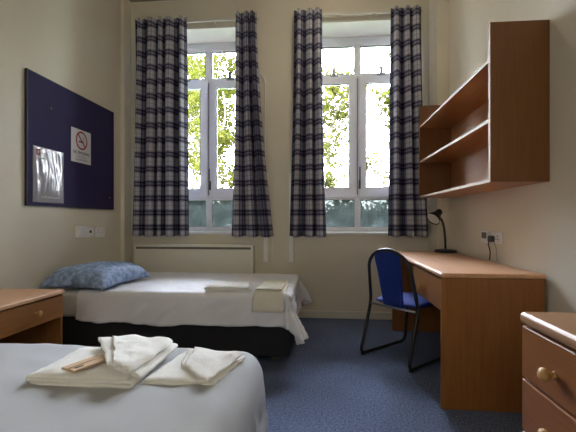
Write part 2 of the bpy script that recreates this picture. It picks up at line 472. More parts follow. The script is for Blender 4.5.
curtain(.675, .965, .655, 1.04, 3.125, .850, 3, 21, 'plaid curtain beside the wall shelves, above the far end of the desk')

# ------------------------------------------------------------------ back wall fittings
for x, lab in ((-.596, 'white plastic cable trunking nearer the panel heater, below the flared curtain'),
               (-.332, 'white plastic cable trunking below the left curtain of the right window')):
    mb = MB().box((x - .022, 3.972, .575), (x + .022, 4.0, 1.5), .004)
    mb.box((x - .024, 3.968, .575), (x + .024, 4.0, .60), .004)
    single('cable_trunking', mb, 'plastic', (x, 3.985, .575), lab, 'trunking', 'vertical trunking under the windows')
mb = MB().tube(smooth_path([(-.604, 3.99, 1.45), (-.604, 3.99, 2.1), (-.605, 3.99, 2.40), (-.612, 3.988, 2.49), (-.645, 3.985, 2.545), (-.70, 3.985, 2.56)], 6), .006, 8)
single('wall_cable', mb, 'plastic', (-.604, 3.99, 1.45), 'thin white cable curving behind the top of the flared curtain', 'cable')
t = thing('radiator', (-1.345, 3.94, .18), 'long cream wall-mounted panel heater behind the far bed', 'radiator')
mb = MB().box((-1.98, 3.875, .18), (-.71, 3.985, .757), .012)
obj('body', mb, 'radiator', t)
mb = MB()
for k in range(40):
    x = -1.955 + k * .0305; mb.box((x, 3.872, .712), (x + .024, 3.8765, .736))
mb.box((-1.955, 3.873, .714), (-.735, 3.8762, .734))
obj('grille', mb, 'grille', t)
for x in (-1.7, -1.0): obj('bracket', MB().box((x - .03, 3.98, .3), (x + .03, 4.0, .65)), 'radiator', t)
mb = MB().tube(smooth_path([(-2.055, 3.97, .02), (-2.055, 3.97, .5), (-2.055, 3.97, .78), (-2.045, 3.97, .83), (-2.015, 3.97, .85), (-1.85, 3.97, .85)], 6), .010, 10)
single('heating_pipe', mb, 'white_paint', (-2.055, 3.97, .02), 'cream painted pipe bending under the curtain left of the panel heater', 'pipe')

# ------------------------------------------------------------------ noticeboard and left wall
def text_mesh(body, size):
    cu = bpy.data.curves.new('lettering', 'FONT'); cu.body = body; cu.size = size; cu.align_x = 'CENTER'; cu.extrude = .0004
    o = bpy.data.objects.new('lettering', cu); C.objects.link(o)
    dg = bpy.context.evaluated_depsgraph_get(); me = bpy.data.meshes.new_from_object(o.evaluated_get(dg))
    bm = bmesh.new(); bm.from_mesh(me)
    bpy.data.objects.remove(o); bpy.data.curves.remove(cu); bpy.data.meshes.remove(me)
    return bm
BX = XL + .018       # face of the felt
t = thing('noticeboard', (XL, 3.126, 1.12), 'large navy felt noticeboard on the left wall', 'noticeboard')
obj('felt_panel', MB().box((XL + .002, 2.562, 1.124), (BX, 3.690, 2.092), .003), 'felt', t)
mb = MB()
mb.box((XL, 2.556, 1.118), (BX + .002, 2.563, 2.098)); mb.box((XL, 3.689, 1.118), (BX + .002, 3.696, 2.098))
mb.box((XL, 2.556, 1.118), (BX + .002, 3.696, 1.125)); mb.box((XL, 2.556, 2.091), (BX + .002, 3.696, 2.098))
obj('edging', mb, 'board_edge', t)
# no smoking notice
SX = BX + .0015
sy, sz = 3.173, 1.51
t = thing('no_smoking_sign', (SX, sy, sz), 'white no smoking notice with red ring pinned to the noticeboard', 'sign')
obj('sheet', MB().box((SX, 3.036, 1.511), (SX + .0012, 3.310, 1.799)), 'paper', t)
ix = SX + .0016
def disc_ring(mb, cy, cz, r0, r1, n=40):
    for k in range(n):
        a, b = 2 * PI * k / n, 2 * PI * (k + 1) / n
        vs = [mb.bm.verts.new((ix, cy + r * math.cos(q), cz + r * math.sin(q))) for r, q in ((r0, a), (r1, a), (r1, b), (r0, b))]
        mb.bm.faces.new(vs)
cy, cz = 3.177, 1.706
mb = MB(); disc_ring(mb, cy, cz, .066, .080)
# diagonal bar from upper left to lower right
mb.box((ix - .0003, -.072, -.0065), (ix + .0003, .072, .0065), mtx=Matrix.Translation((0, cy, cz)) @ Matrix.Rotation(-PI / 4, 4, 'X'))
obj('red_ring', mb, 'red_ink', t)
mb = MB()
mb.box((ix - .0004, -.040, -.006), (ix - .0001, .022, .006), mtx=Matrix.Translation((0, cy, cz - .012)))
mb.box((ix - .0004, .026, -.006), (ix - .0001, .034, .006), mtx=Matrix.Translation((0, cy, cz - .012)))
mb.tube(smooth_path([(ix - .0003, cy + .03, cz), (ix - .0003, cy + .022, cz + .012), (ix - .0003, cy + .034, cz + .022), (ix - .0003, cy + .026, cz + .036)], 4), .002, 6)
obj('cigarette_symbol', mb, 'black_ink', t)
bm = text_mesh('NO SMOKING', .036)
bmesh.ops.transform(bm, matrix=Matrix.Translation((ix, 3.174, 1.585)) @ Matrix(((0, 0, 1, 0), (1, 0, 0, 0), (0, 1, 0, 0), (0, 0, 0, 1))), verts=bm.verts)
obj('lettering', bm, 'black_ink', t)
rnd = random.Random(4); mb = MB()
for z, n, w in ((1.572, 5, .12), (1.560, 6, .15), (1.542, 4, .16), (1.533, 6, .15)):
    y = 3.174 - w / 2
    while y < 3.174 + w / 2:
        l = rnd.uniform(.010, .028); mb.box((ix - .0002, y, z - .0022), (ix + .0002, y + l, z + .0022)); y += l + .006
obj('small_print', mb, 'grey_ink', t)
# plastic wallet with papers
t = thing('plastic_wallet', (BX, 2.78, 1.147), 'clear shiny plastic wallet of papers pinned to the noticeboard', 'plastic wallet')
def wf(u, v):
    y = 2.610 + .336 * u; z = 1.146 + .416 * v
    d = .006 + .008 * math.sin(PI * u) * math.sin(PI * v) + .006 * noise.noise((u * 5, v * 1.6, 3)) + .003 * noise.noise((u * 12, v * 4, 9))
    d *= min(1, 8 * min(u, 1 - u, v, 1 - v) + .25)
    return Vector((BX + .001 + max(d, .001), y, z))
mb = MB().grid(wf, 48, 48)
w = obj('wallet_front', mb, 'wallet', t)
sd = w.modifiers.new('thick', 'SOLIDIFY'); sd.thickness = .0008
def onw(y, z, e=.0012):
    return wf((y - 2.610) / .336, (z - 1.146) / .416).x + e
mb = MB()
for A, B in (((2.640, 1.496), (2.676, 1.505)), ((2.640, 1.531), (2.676, 1.540)), ((2.640, 1.496), (2.649, 1.540)), ((2.667, 1.496), (2.676, 1.540))):
    x = onw((A[0] + B[0]) / 2, (A[1] + B[1]) / 2); mb.box((x, A[0], A[1]), (x + .0008, B[0], B[1]))
obj('red_emblem', mb, 'red_ink', t)
mb = MB(); rnd = random.Random(11)
for k in range(9):
    y = 2.69 + k * .022; x = onw(y, 1.19)
    h = rnd.uniform(.010, .022)
    mb.box((x, y, 1.182), (x + .0006, y + .005, 1.182 + h)); mb.box((x, y, 1.182), (x + .0006, y + .014, 1.187))
obj('white_print', mb, 'paper', t)
mb = MB()
for k in range(5):
    y = 2.645 + k * .016; x = onw(y, 1.478); mb.box((x, y, 1.474), (x + .0006, y + .011, 1.482))
obj('white_print', mb, 'paper', t)
mb = MB().box((BX, 2.614, 1.150), (BX + .001, 2.942, 1.558)); obj('paper_sheet', mb, 'paper', t)
for y, z, lab in ((3.62, 1.235, 'single brass pin low on the right of the noticeboard'), (2.80, 1.88, 'single brass pin high on the left of the noticeboard')):
    mb = MB().lathe([(0.006, 0), (.007, .003), (.004, .007), (0, .008)], (BX, y, z), (1, 0, 0), 10)
    single('drawing_pin', mb, 'brass', (BX, y, z), lab, 'pin')
# switch plates
def plate(name, y0, y1, z0, z1, label, kind):
    t = thing(name, (XL, (y0 + y1) / 2, z0), label, 'socket', 'wall plates below the noticeboard')
    if kind == 'switch':
        obj('back_box', MB().box((XL, y0, z0), (XL + .035, y1, z1), .004), 'plastic', t)
        obj('rocker', MB().box((XL + .034, (y0 + y1) / 2 - .018, z0 + .03), (XL + .041, (y0 + y1) / 2 + .018, z1 - .03), .003), 'plastic', t)
    elif kind == 'aerial':
        obj('face_plate', MB().box((XL, y0, z0), (XL + .010, y1, z1), .003), 'plastic', t)
        obj('aerial_socket', MB().lathe([(.013, 0), (.013, .006), (.008, .006), (.008, .002)], (XL + .0095, (y0 + y1) / 2, (z0 + z1) / 2), (1, 0, 0), 14), 'dark_plastic', t)
    else:
        obj('face_plate', MB().box((XL, y0, z0), (XL + .012, y1, z1), .003), 'plastic', t)
        yc, zc = (y0 + y1) / 2, (z0 + z1) / 2
        for dy in (-.034, .034):
            mb = MB()
            mb.box((XL + .0115, yc + dy - .003, zc + .004), (XL + .0128, yc + dy + .003, zc + .016))
            mb.box((XL + .0115, yc + dy - .014, zc - .012), (XL + .0128, yc + dy - .006, zc - .008)); mb.box((XL + .0115, yc + dy + .006, zc - .012), (XL + .0128, yc + dy + .014, zc - .008))
            obj('pin_holes', mb, 'grey_ink', t)
plate('light_switch', 3.11, 3.235, .862, .965, 'raised white switch box, leftmost plate under the noticeboard', 'switch')
plate('aerial_plate', 3.265, 3.375, .860, .958, 'white plate with one dark hole, between switch and double socket', 'aerial')
plate('wall_socket', 3.40, 3.55, .855, .955, 'white double socket plate nearest the window corner under the noticeboard', 'double')

# ------------------------------------------------------------------ right wall sockets
t = thing('timer_switch', (XR, 2.90, .845), 'white box with dark display on right wall above desk', 'timer')
obj('case', MB().box((XR - .016, 2.840, .846), (XR, 2.965, .935), .006), 'plastic', t)
obj('display', MB().box((XR - .018, 2.865, .882), (XR - .015, 2.945, .926), .001), 'screen', t)
t = thing('wall_socket', (XR, 2.765, .848), 'white double wall socket above the desk, on the right wall', 'socket')
obj('face_plate', MB().box((XR - .016, 2.640, .856), (XR, 2.805, .936), .006), 'plastic', t)
mb = MB()
yc, zc = 2.685, .893
mb.box((XR - .0175, yc - .003, zc + .006), (XR - .0155, yc + .003, zc + .020))
for d in (-.012, .010): mb.box((XR - .0175, yc + d - .004, zc - .012), (XR - .0155, yc + d + .004, zc - .006))
obj('pin_holes', mb, 'black_ink', t)
obj('rocker', MB().box((XR - .020, 2.70, .918), (XR - .015, 2.715, .930), .002), 'plastic', t)
obj('rocker', MB().box((XR - .020, 2.735, .918), (XR - .015, 2.75, .930), .002), 'plastic', t)
t = thing('power_plug', (XR - .03, 2.82, .86), 'black plug with cord in the socket above the desk', 'plug')
mb = MB().box((XR - .042, 2.725, .864), (XR - .0165, 2.790, .908), .008)
obj('plug_body', mb, 'dark_plastic', t)
mb = MB().tube(smooth_path([(XR - .035, 2.78, .868), (XR - .035, 2.785, .84), (XR - .022, 2.79, .80), (XR - .02, 2.80, .745), (XR - .02, 2.80, .736)], 6), .004, 8)
obj('cord', mb, 'dark_plastic', t)
mb = MB().tube(smooth_path([(XR - .019, 2.70, .90), (XR - .03, 2.705, .87), (XR - .02, 2.70, .82), (XR - .015, 2.70, .76), (XR - .014, 2.70, .737)], 6), .0022, 6)
single('thin_cable', mb, 'grey_ink', (XR - .014, 2.70, .737), 'thin grey cable hanging from the socket to the desk', 'cable')

# ------------------------------------------------------------------ bookcase on the right wall
BKX, BK0, BK1 = .880, 2.12, 3.63
t = thing('wall_shelf_unit', (1.03, 2.875, 1.215), 'orange-brown open wall shelf unit hung above the desk', 'shelf unit')
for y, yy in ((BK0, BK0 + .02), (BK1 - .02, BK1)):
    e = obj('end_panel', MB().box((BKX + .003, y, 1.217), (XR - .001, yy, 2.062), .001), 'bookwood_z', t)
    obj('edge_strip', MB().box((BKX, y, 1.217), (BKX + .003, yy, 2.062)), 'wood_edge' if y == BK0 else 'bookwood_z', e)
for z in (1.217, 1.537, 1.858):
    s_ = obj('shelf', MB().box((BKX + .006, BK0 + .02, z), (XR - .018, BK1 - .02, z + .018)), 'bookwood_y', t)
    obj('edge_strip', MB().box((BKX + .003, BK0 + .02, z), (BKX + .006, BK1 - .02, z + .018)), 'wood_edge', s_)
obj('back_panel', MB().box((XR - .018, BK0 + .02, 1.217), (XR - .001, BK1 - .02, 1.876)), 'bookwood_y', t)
mb = MB().lathe([(.006, 0), (.006, .002), (0, .002)], (XR - .018, 2.42, 1.70), (-1, 0, 0), 10)
obj('screw_cap', mb, 'dark_plastic', t)

# ------------------------------------------------------------------ desk
DX, D0, D1, DZ = .630, 2.125, 3.612, .73
t = thing('desk', (.9, 2.87, 0), 'orange-brown wooden desk along the right wall under shelves', 'desk')
top = obj('desktop', MB().box((DX, D0 - .004, DZ - .026), (1.165, D1, DZ), .010, 3), 'top_skylit', t)
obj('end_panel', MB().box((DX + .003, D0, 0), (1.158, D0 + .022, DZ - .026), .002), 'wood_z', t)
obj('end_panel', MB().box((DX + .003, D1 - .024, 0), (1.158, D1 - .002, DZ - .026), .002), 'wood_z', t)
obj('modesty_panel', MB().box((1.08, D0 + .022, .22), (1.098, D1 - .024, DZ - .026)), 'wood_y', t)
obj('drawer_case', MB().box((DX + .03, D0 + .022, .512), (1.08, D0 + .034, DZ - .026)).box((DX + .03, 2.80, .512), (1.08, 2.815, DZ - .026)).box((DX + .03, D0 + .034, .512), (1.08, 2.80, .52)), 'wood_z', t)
d = obj('drawer', MB().box((DX + .012, D0 + .028, .518), (DX + .032, 2.812, .690), .003), 'wood_y', t)
KNOB = [(.010, 0), (.0075, .004), (.007, .010), (.013, .016), (.0175, .022), (.0165, .029), (.010, .034), (0, .035)]
obj('knob', MB().lathe([(r * 1.1, h) for r, h in KNOB], (DX + .012, 2.53, .592), (-1, 0, 0), 18), 'knob', d)
# desk lamp
LX, LY = 1.076, 3.50
t = thing('desk_lamp', (LX, LY, DZ), 'small black desk lamp at the far corner of the desk', 'desk lamp')
mb = MB().lathe([(.090, 0), (.095, .006), (.095, .016), (.085, .024), (.02, .030), (0, .030)], (LX, LY, DZ), n=32)
obj('base', mb, 'lamp', t)
arm = smooth_path([(LX, LY, DZ + .028), (LX - .003, LY, .85), (LX - .012, LY, .94), (LX - .030, LY, 1.01), (LX - .062, LY, 1.052)], 8)
obj('arm', MB().tube(arm, .0095, 10), 'lamp', t)
sh_o = Vector((LX - .050, LY + .005, 1.090)); ax = Vector((-.62, -.42, -.62)).normalized()
mb = MB().lathe([(0, -.012), (.022, -.010), (.030, .004), (.032, .030), (.040, .050), (.056, .082), (.064, .108), (.0625, .108), (.054, .082), (.038, .052), (.030, .034), (0, .030)], sh_o, ax, 28)
sh = obj('lamp_shade', mb, 'lamp', t)
mb = MB().lathe([(.058, .1005), (.050, .078), (.034, .053), (.0, .036)], sh_o, ax, 24)
obj('reflector', mb, 'lamp_in', sh)
mb = MB().lathe([(.010, .036), (.012, .055), (.024, .075), (.026, .088), (.018, .100), (0, .105)], sh_o, ax, 16)
obj('bulb', mb, 'lamp_in', sh)

# ------------------------------------------------------------------ chair
CH = (.428, 2.772); CA = math.radians(42.2)
t = thing('chair', (CH[0], CH[1], 0), 'blue upholstered chair with black tubular frame at the desk', 'chair', rotz=CA)
W = .212; R = .0125
pts = []
side = [(.52, .395), (.545, .375), (.53, .0135), (.0, .0135), (.125, .41), (.075, .64)]
Lp = [(x, W * (.9 if z < .3 else 1), z) for x, z in side]
loop = [(.49, W * .9, .378), (.548, W * .9, .365), (.535, W, .0135), (-.008, W, .0135), (.108, W * .98, .40), (.062, W * .88, .645)]
arch = []
for k in range(0, 13):
    a = PI * k / 12
    arch.append((.062 - .03 * math.sin(a), W * .88 * math.cos(a), .645 + .158 * math.sin(a)))
right = [(x, -y, z) for x, y, z in loop[::-1]]
path = round_path(loop[:-1] + [loop[-1]], .06, 6) + arch[1:-1] + round_path(right, .06, 6)
obj('frame', MB().tube(path, R, 10), 'tube', t, local=True)
mb = MB().tube([(.102, W * .98, .382), (.102, -W * .98, .382)], .010, 10)
obj('cross_bar', mb, 'metal', t, local=True)
mb = MB().tube([(.495, W * .9, .375), (.495, -W * .9, .375)], .010, 10)
obj('cross_bar', mb, 'tube', t, local=True)
for s in (1, -1):
    obj('foot_cap', MB().lathe([(.012, 0), (.016, .003), (.016, .018), (.012, .021)], (.02, s * W, 0.0), (0, 0, 1), 12), 'dark_plastic', t, local=True)
def pad(x0, x1, y0, y1, z, th, crown):
    bm = MB()
    def f(sgn):
        def g(u, v):
            cx = 2 * u - 1; cy = 2 * v - 1
            # squircle mapping keeps corners round
            sx = cx * math.sqrt(1 - .28 * cy * cy); sy_ = cy * math.sqrt(1 - .28 * cx * cx)
            e = (1 - abs(cx) ** 6) * (1 - abs(cy) ** 6)
            return Vector(((x0 + x1) / 2 + sx * (x1 - x0) / 2, (y0 + y1) / 2 + sy_ * (y1 - y0) / 2, z + sgn * (th * e ** .5 + (crown * (1 - cx * cx) * (1 - cy * cy) if sgn > 0 else 0))))
        return g
    bm.grid(f(1), 20, 20); bm.grid(f(-1), 20, 20)
    bmesh.ops.remove_doubles(bm.bm, verts=bm.bm.verts, dist=.0006)
    return bm
obj('seat', pad(.085, .53, -.21, .21, .410, .020, .012), 'chair_blue', t, local=True)
# backrest: follows the lean of the tube, narrower towards the bottom, arched top
mb = MB()
def bk(sgn):
    def g(u, v):
        z = .375 + v * .415
        w = .090 + .028 * v
        if v > .86: w *= math.sqrt(max(0, 1 - ((v - .86) / .14) ** 2 * .45))
        xx = .108 + (.062 - .108) * min(1, max(0, (z - .40) / .245)) if z < .645 else .062 - .03 * math.sin(min(1, (z - .645) / .158) * PI / 2)
        c = 2 * u - 1
        e = (1 - abs(c) ** 5) * (1 - abs(2 * v - 1) ** 10)
        return Vector((xx + sgn * (.015 * max(0, e) ** .5), c * w, z))
    return g
mb.grid(bk(1), 14, 30); mb.grid(bk(-1), 14, 30)
bmesh.ops.remove_doubles(mb.bm, verts=mb.bm.verts, dist=.0006)
obj('backrest', mb, 'chair_blue', t, local=True)

# ------------------------------------------------------------------ chest of drawers
CX0, CY0, CY1, CZ = .592, .42, 1.215, .742
t = thing('chest_of_drawers', (.89, .82, 0), 'brown wooden chest of drawers in the right foreground', 'chest of drawers')
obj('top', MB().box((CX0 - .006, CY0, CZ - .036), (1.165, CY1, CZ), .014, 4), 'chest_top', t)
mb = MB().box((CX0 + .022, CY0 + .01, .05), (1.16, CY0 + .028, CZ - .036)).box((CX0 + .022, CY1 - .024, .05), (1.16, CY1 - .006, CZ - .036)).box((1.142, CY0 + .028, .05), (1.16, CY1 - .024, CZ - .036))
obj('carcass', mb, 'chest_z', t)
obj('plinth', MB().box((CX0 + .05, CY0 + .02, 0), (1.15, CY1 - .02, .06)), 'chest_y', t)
z1 = CZ - .042
for k in range(4):
    z0 = z1 - .152
    d = obj('drawer', MB().box((CX0 + .002, CY0 + .006, z0), (CX0 + .022, CY1 - .004, z1), .004), 'chest_y', t)
    for y in (1.045, .59):
        obj('knob', MB().lathe([(r * 1.05, h * 1.15) for r, h in KNOB], (CX0 + .002, y, (z0 + z1) / 2 - .008), (-1, 0, 0), 20), 'knob', d)
    z1 = z0 - .006

# ------------------------------------------------------------------ bedside table
t = thing('bedside_table', (-1.84, 1.95, 0), 'low brown wooden bedside table with drawer between the two beds', 'bedside table')
BT0, BT1, BTX, BTZ = 1.70, 2.215, -1.575, .59
obj('top', MB().box((XL + .005, BT0 - .005, BTZ - .024), (BTX, BT1 + .005, BTZ), .006, 3), 'top_skylit', t)
obj('side_panel', MB().box((XL + .01, BT0, 0), (BTX - .012, BT0 + .018, BTZ - .024), .001), 'wood_z', t)
obj('side_panel', MB().box((XL + .01, BT1 - .018, 0), (BTX - .012, BT1, BTZ - .024), .001), 'wood_z', t)
obj('back_panel', MB().box((XL + .01, BT0 + .018, .05), (XL + .02, BT1 - .018, BTZ - .024)), 'wood_z', t)
obj('shelf', MB().box((XL + .02, BT0 + .018, .08), (BTX - .03, BT1 - .018, .098)), 'wood_y', t)
obj('drawer_case', MB().box((XL + .02, BT0 + .018, .425), (BTX - .024, BT1 - .018, .435)), 'wood_y', t)
d = obj('drawer', MB().box((BTX - .024, BT0 + .004, .428), (BTX - .006, BT1 - .004, BTZ - .030), .003), 'wood_y', t)
obj('knob', MB().lathe(KNOB, (BTX - .006, 1.985, .498), (1, 0, 0), 18), 'knob', d)

# ------------------------------------------------------------------ beds
def bed_frame(x0, x1, y0, y1, label):
    t = thing('bed', ((x0 + x1) / 2, (y0 + y1) / 2, 0), label, 'bed', 'single beds')
    mb = MB().box((x0, y0, .045), (x1, y1, .300), .012)
    obj('divan_base', mb, 'bed_base', t)
    for x in (x0 + .10, x1 - .10):
        for y in (y0 + .07, y1 - .07):
            obj('leg', MB().box((x - .03, y - .03, 0), (x + .03, y + .03, .05), .006), 'bed_leg', t)
    return t
bed_frame(-2.06, -.24, 2.70, 3.66, 'far single bed with dark base standing along the window wall')
bed_frame(-2.08, -.30, .52, 1.46, 'near single bed with dark base in the left foreground')
def mattress(x0, x1, y0, y1, label):
    mb = MB().box((x0, y0, .300), (x1, y1, .487), .03, 4)
    obj_ = single('mattress', mb, 'mattress', ((x0 + x1) / 2, (y0 + y1) / 2, .300), label, 'mattress', 'single mattresses')
    for p in obj_.data.polygons: p.use_smooth = True
mattress(-2.07, -.215, 2.66, 3.68, 'pale mattress on the far bed, showing beside the bedside table')
mattress(-2.09, -.28, .50, 1.50, 'pale mattress on the near foreground bed under its white cover')

def bed_cover(mat, droop, name, x0, x1, y0, y1, zt, ol, orr, of, ob, r, seed, label, nx, ny, fold=.05, top=.004):
    def fn(u, v):
        a = x0 - ol + (x1 - x0 + ol + orr) * u; b = y0 - of + (y1 - y0 + of + ob) * v
        ca, cb = min(max(a, x0), x1), min(max(b, y0), y1)
        da, db = a - ca, b - cb
        q = math.hypot(da, db)
        z = zt + top * noise.noise((a * 4, b * 4, seed)) + top * .8 * noise.noise((a * 11 + b * 5, b * 9, seed + 5))
        z += top * 1.0 * max(0, noise.noise((a * 3 + b * 9, a * 2, seed + 9)) ) 
        if q < 1e-6: return Vector((a, b, z))
        dx, dy = da / q, db / q
        if q < r * PI / 2:
            g = q / r; out, drop = r * math.sin(g), r * (1 - math.cos(g))
            fl = 0
        else:
            e = q - r * PI / 2
            corner = min(abs(dx), abs(dy)) * 1.6
            per = ca * 1 + cb * 1 + math.atan2(dy, dx) * .35
            fl = e * fold * (1.0 + 1.2 * noise.noise((ca * 5, cb * 5, seed)) + .8 * noise.noise((ca * 11 + q * 3, cb * 11, seed + 2)))
            fl += e * corner * droop * (1 + math.sin(math.atan2(abs(dy), abs(dx)) * 13 + seed))
            e *= 1 + .10 * noise.noise((ca * 3.1, cb * 3.1, seed + 4)) + .05 * noise.noise((ca * 9, cb * 9, seed + 7))
            wr = noise.noise((ca * 8 + e * 9, cb * 8 - e * 7, seed + 11)) + .6 * noise.noise((ca * 19 + e * 22, cb * 19, seed + 13))
            fl += .010 * wr * min(1, e / .06)
            out, drop = r + fl, r + e * .985
        return Vector((ca + dx * out, cb + dy * out, z - drop))
    mb = MB().grid(fn, nx, ny)
    o = single(name, mb, mat, ((x0 + x1) / 2, (y0 + y1) / 2, zt), label, 'bed sheet', 'white bed covers')
    sd = o.modifiers.new('thick', 'SOLIDIFY'); sd.thickness = .004; sd.offset = 1
    return o
bed_cover('sheet', .30, 'bed_sheet', -1.79, -.265, 2.70, 3.66, .494, 0, .27, .245, .20, .045, 2, 'white sheet hanging off the front and foot of the far bed', 130, 90, .17, .007)
bed_cover('cover', .06, 'bed_sheet', -2.08, -.33, .54, 1.44, .508, 0, .46, .3, .2, .10, 12, 'white bed cover smoothed over the near foreground bed', 110, 70, .05, .006)

# pillow
PC = Vector((-1.785, 2.93, .497))
mb = MB()
def pil(sgn):
    def g(u, v):
        a = 2 * u - 1; b = 2 * v - 1
        pin = 1 - .10 * (1 - a * a) * abs(b) ** 4 ; pin2 = 1 - .10 * (1 - b * b) * abs(a) ** 4
        e = max(0, (1 - a ** 4) * (1 - b ** 4)) ** .55
        h = .078 * e + .007 * noise.noise((a * 2.4, b * 2.4, 5)) * e + .004 * noise.noise((a * 6, b * 6, 8)) * e
        x, y = a * .262 * pin2, b * .335 * pin
        z = .082 + (h if sgn > 0 else -min(h, .075)) 
        if sgn > 0: z += .012 * e
        # corners droop onto the sheet
        z -= .062 * (1 - e) * (a * a * b * b) ** .5
        return Vector((x, y, max(z, .006)))
    return g
mb.grid(pil(1), 40, 48); mb.grid(pil(-1), 40, 48)
bmesh.ops.remove_doubles(mb.bm, verts=mb.bm.verts, dist=.0008)
p = obj('pillow', mb, 'pillow'); p.location = PC; p.rotation_euler = (0, 0, math.radians(-3))
tag(p, 'blue patterned pillow at the head of the far bed', 'pillow')

# ------------------------------------------------------------------ towels
def folded(mb, quad, th, layers, seed, nv=26, loose=.25, amp=.004, flip=False):
    """a cloth folded back and forth: layers run along u, v sweeps across; quad = 4 corners (00,10,11,01), z = underside"""
    q = [Vector(c) for c in quad]
    if flip: q = [q[1], q[2], q[3], q[0]]
    lt = th / layers                       # one layer
    cen = []                               # centre line in (u, z)
    du = lt * .5 / max((q[1] - q[0]).length, .01)
    n = 16
    for k in range(layers):
        z = lt * (k + .5)
        rng = [i / n for i in range(n + 1)]
        if k % 2: rng = rng[::-1]
        lo, hi = du, 1 - du
        if k == layers - 1:
            if k % 2: lo += loose * .12
            else: hi -= loose * .12
        row = [(lo + (hi - lo) * t_, z) for t_ in rng]
        cen += row
        if k < layers - 1:
            end = row[-1][0]; sg = 1 if k % 2 == 0 else -1
            for j in range(1, 5):
                a = -PI / 2 + PI * j / 5
                cen.append((end + sg * du * 1.0 * math.cos(a), z + lt * .5 + lt * .5 * math.sin(a)))
    L = (q[1] - q[0]).length
    P2 = [Vector((u * L, z)) for u, z in cen]
    N = len(P2); A, B = [], []
    hw = lt * .43
    for i in range(N):
        t_ = P2[min(i + 1, N - 1)] - P2[max(i - 1, 0)]
        if t_.length < 1e-9: t_ = Vector((1, 0))
        t_.normalize(); nn = Vector((-t_.y, t_.x)); A.append(P2[i] + nn * hw); B.append(P2[i] - nn * hw)
    ring = A + B[::-1]; R_ = len(ring)
    rows = []
    for j in range(nv + 1):
        v = j / nv; row = []
        inset = 0 if 0 < j < nv else 1
        for k, c in enumerate(ring):
            u = c.x / L; z = c.y
            if inset:                      # rounded hem
                m_ = P2[k] if k < N else P2[2 * N - 1 - k]; u = (c.x * .45 + m_.x * .55) / L; z = c.y * .45 + m_.y * .55
            lay = min(layers - 1, int(z / lt))
            vv = v + (.012 * math.sin(lay * 2.3 + seed)) * (2 * v - 1) + .006 * noise.noise((u * 5, lay * 3.1, seed))
            p = (q[0] * (1 - u) + q[1] * u) * (1 - vv) + (q[3] * (1 - u) + q[2] * u) * vv
            nz = amp * noise.noise((p.x * 13, p.y * 13, seed + lay * .6)) + amp * .5 * noise.noise((p.x * 30, p.y * 30, seed))
            nz *= (.3 + z / th)
            p = p + Vector((amp * noise.noise((v * 6, z * 40, seed)), amp * noise.noise((u * 6, z * 40, seed + 3)), 0))
            edge = 1 - .30 * (max(abs(2 * u - 1), abs(2 * v - 1)) ** 5)
            p.z += z * edge + max(nz, -z * .5)
            row.append(mb.bm.verts.new(p))
        rows.append(row)
    for j in range(nv):
        for k in range(R_):
            k2 = (k + 1) % R_
            f = mb.bm.faces.new((rows[j][k], rows[j][k2], rows[j + 1][k2], rows[j + 1][k])); f.smooth = True
    for row in (rows[0], rows[-1]):
        for k in range(N - 1):
            a, b, c, d = row[k], row[k + 1], row[R_ - 2 - k], row[R_ - 1 - k]
            f = mb.bm.faces.new((a, b, c, d)); f.smooth = True
def towel(parts, mat, origin, label):
    mb = MB()
    for kw in parts: folded(mb, **kw)
    return single('towel', mb, mat, origin, label, 'towel', 'white folded towels')
ZN, ZFAR = .507, .500
# near bed: big folded towel, towel laid over it, towel to the right
towel([dict(quad=[(-.905, 1.095, ZN), (-.572, 1.105, ZN), (-.575, 1.37, ZN), (-.900, 1.36, ZN)], th=.046, layers=3, seed=1)],
      'towel', (-.73, 1.23, ZN), 'thick folded white towel lying lowest, at the left of the near bed')
towel([dict(quad=[(-.643, 1.134, ZN + .048), (-.559, 1.122, ZN + .020), (-.552, 1.413, ZN + .030), (-.835, 1.385, ZN + .049)], th=.018, layers=2, seed=4, amp=.004),
       dict(quad=[(-.651, 1.108, ZN + .065), (-.579, 1.109, ZN + .042), (-.572, 1.390, ZN + .051), (-.860, 1.365, ZN + .066)], th=.026, layers=2, seed=6, amp=.007, loose=1.5)],
      'towel', (-.64, 1.2, ZN + .06), 'crumpled white towel draped across the top of the others on near bed')
towel([dict(quad=[(-.562, 1.130, ZN), (-.330, 1.140, ZN), (-.284, 1.380, ZN), (-.520, 1.41, ZN)], th=.026, layers=2, seed=9),
       dict(quad=[(-.470, 1.235, ZN + .026), (-.344, 1.105, ZN + .026), (-.286, 1.345, ZN + .026), (-.505, 1.395, ZN + .026)], th=.018, layers=2, seed=12, amp=.006, loose=1.2)],
      'towel', (-.42, 1.25, ZN), 'folded white towel at the right, nearest the foot of the near bed')
# far bed
towel([dict(quad=[(-.850, 2.700, ZFAR), (-.510, 2.720, ZFAR), (-.560, 3.000, ZFAR), (-.860, 2.97, ZFAR)], th=.042, layers=3, seed=15)],
      'towel', (-.69, 2.85, ZFAR), 'folded white towel lying flat on the far bed')
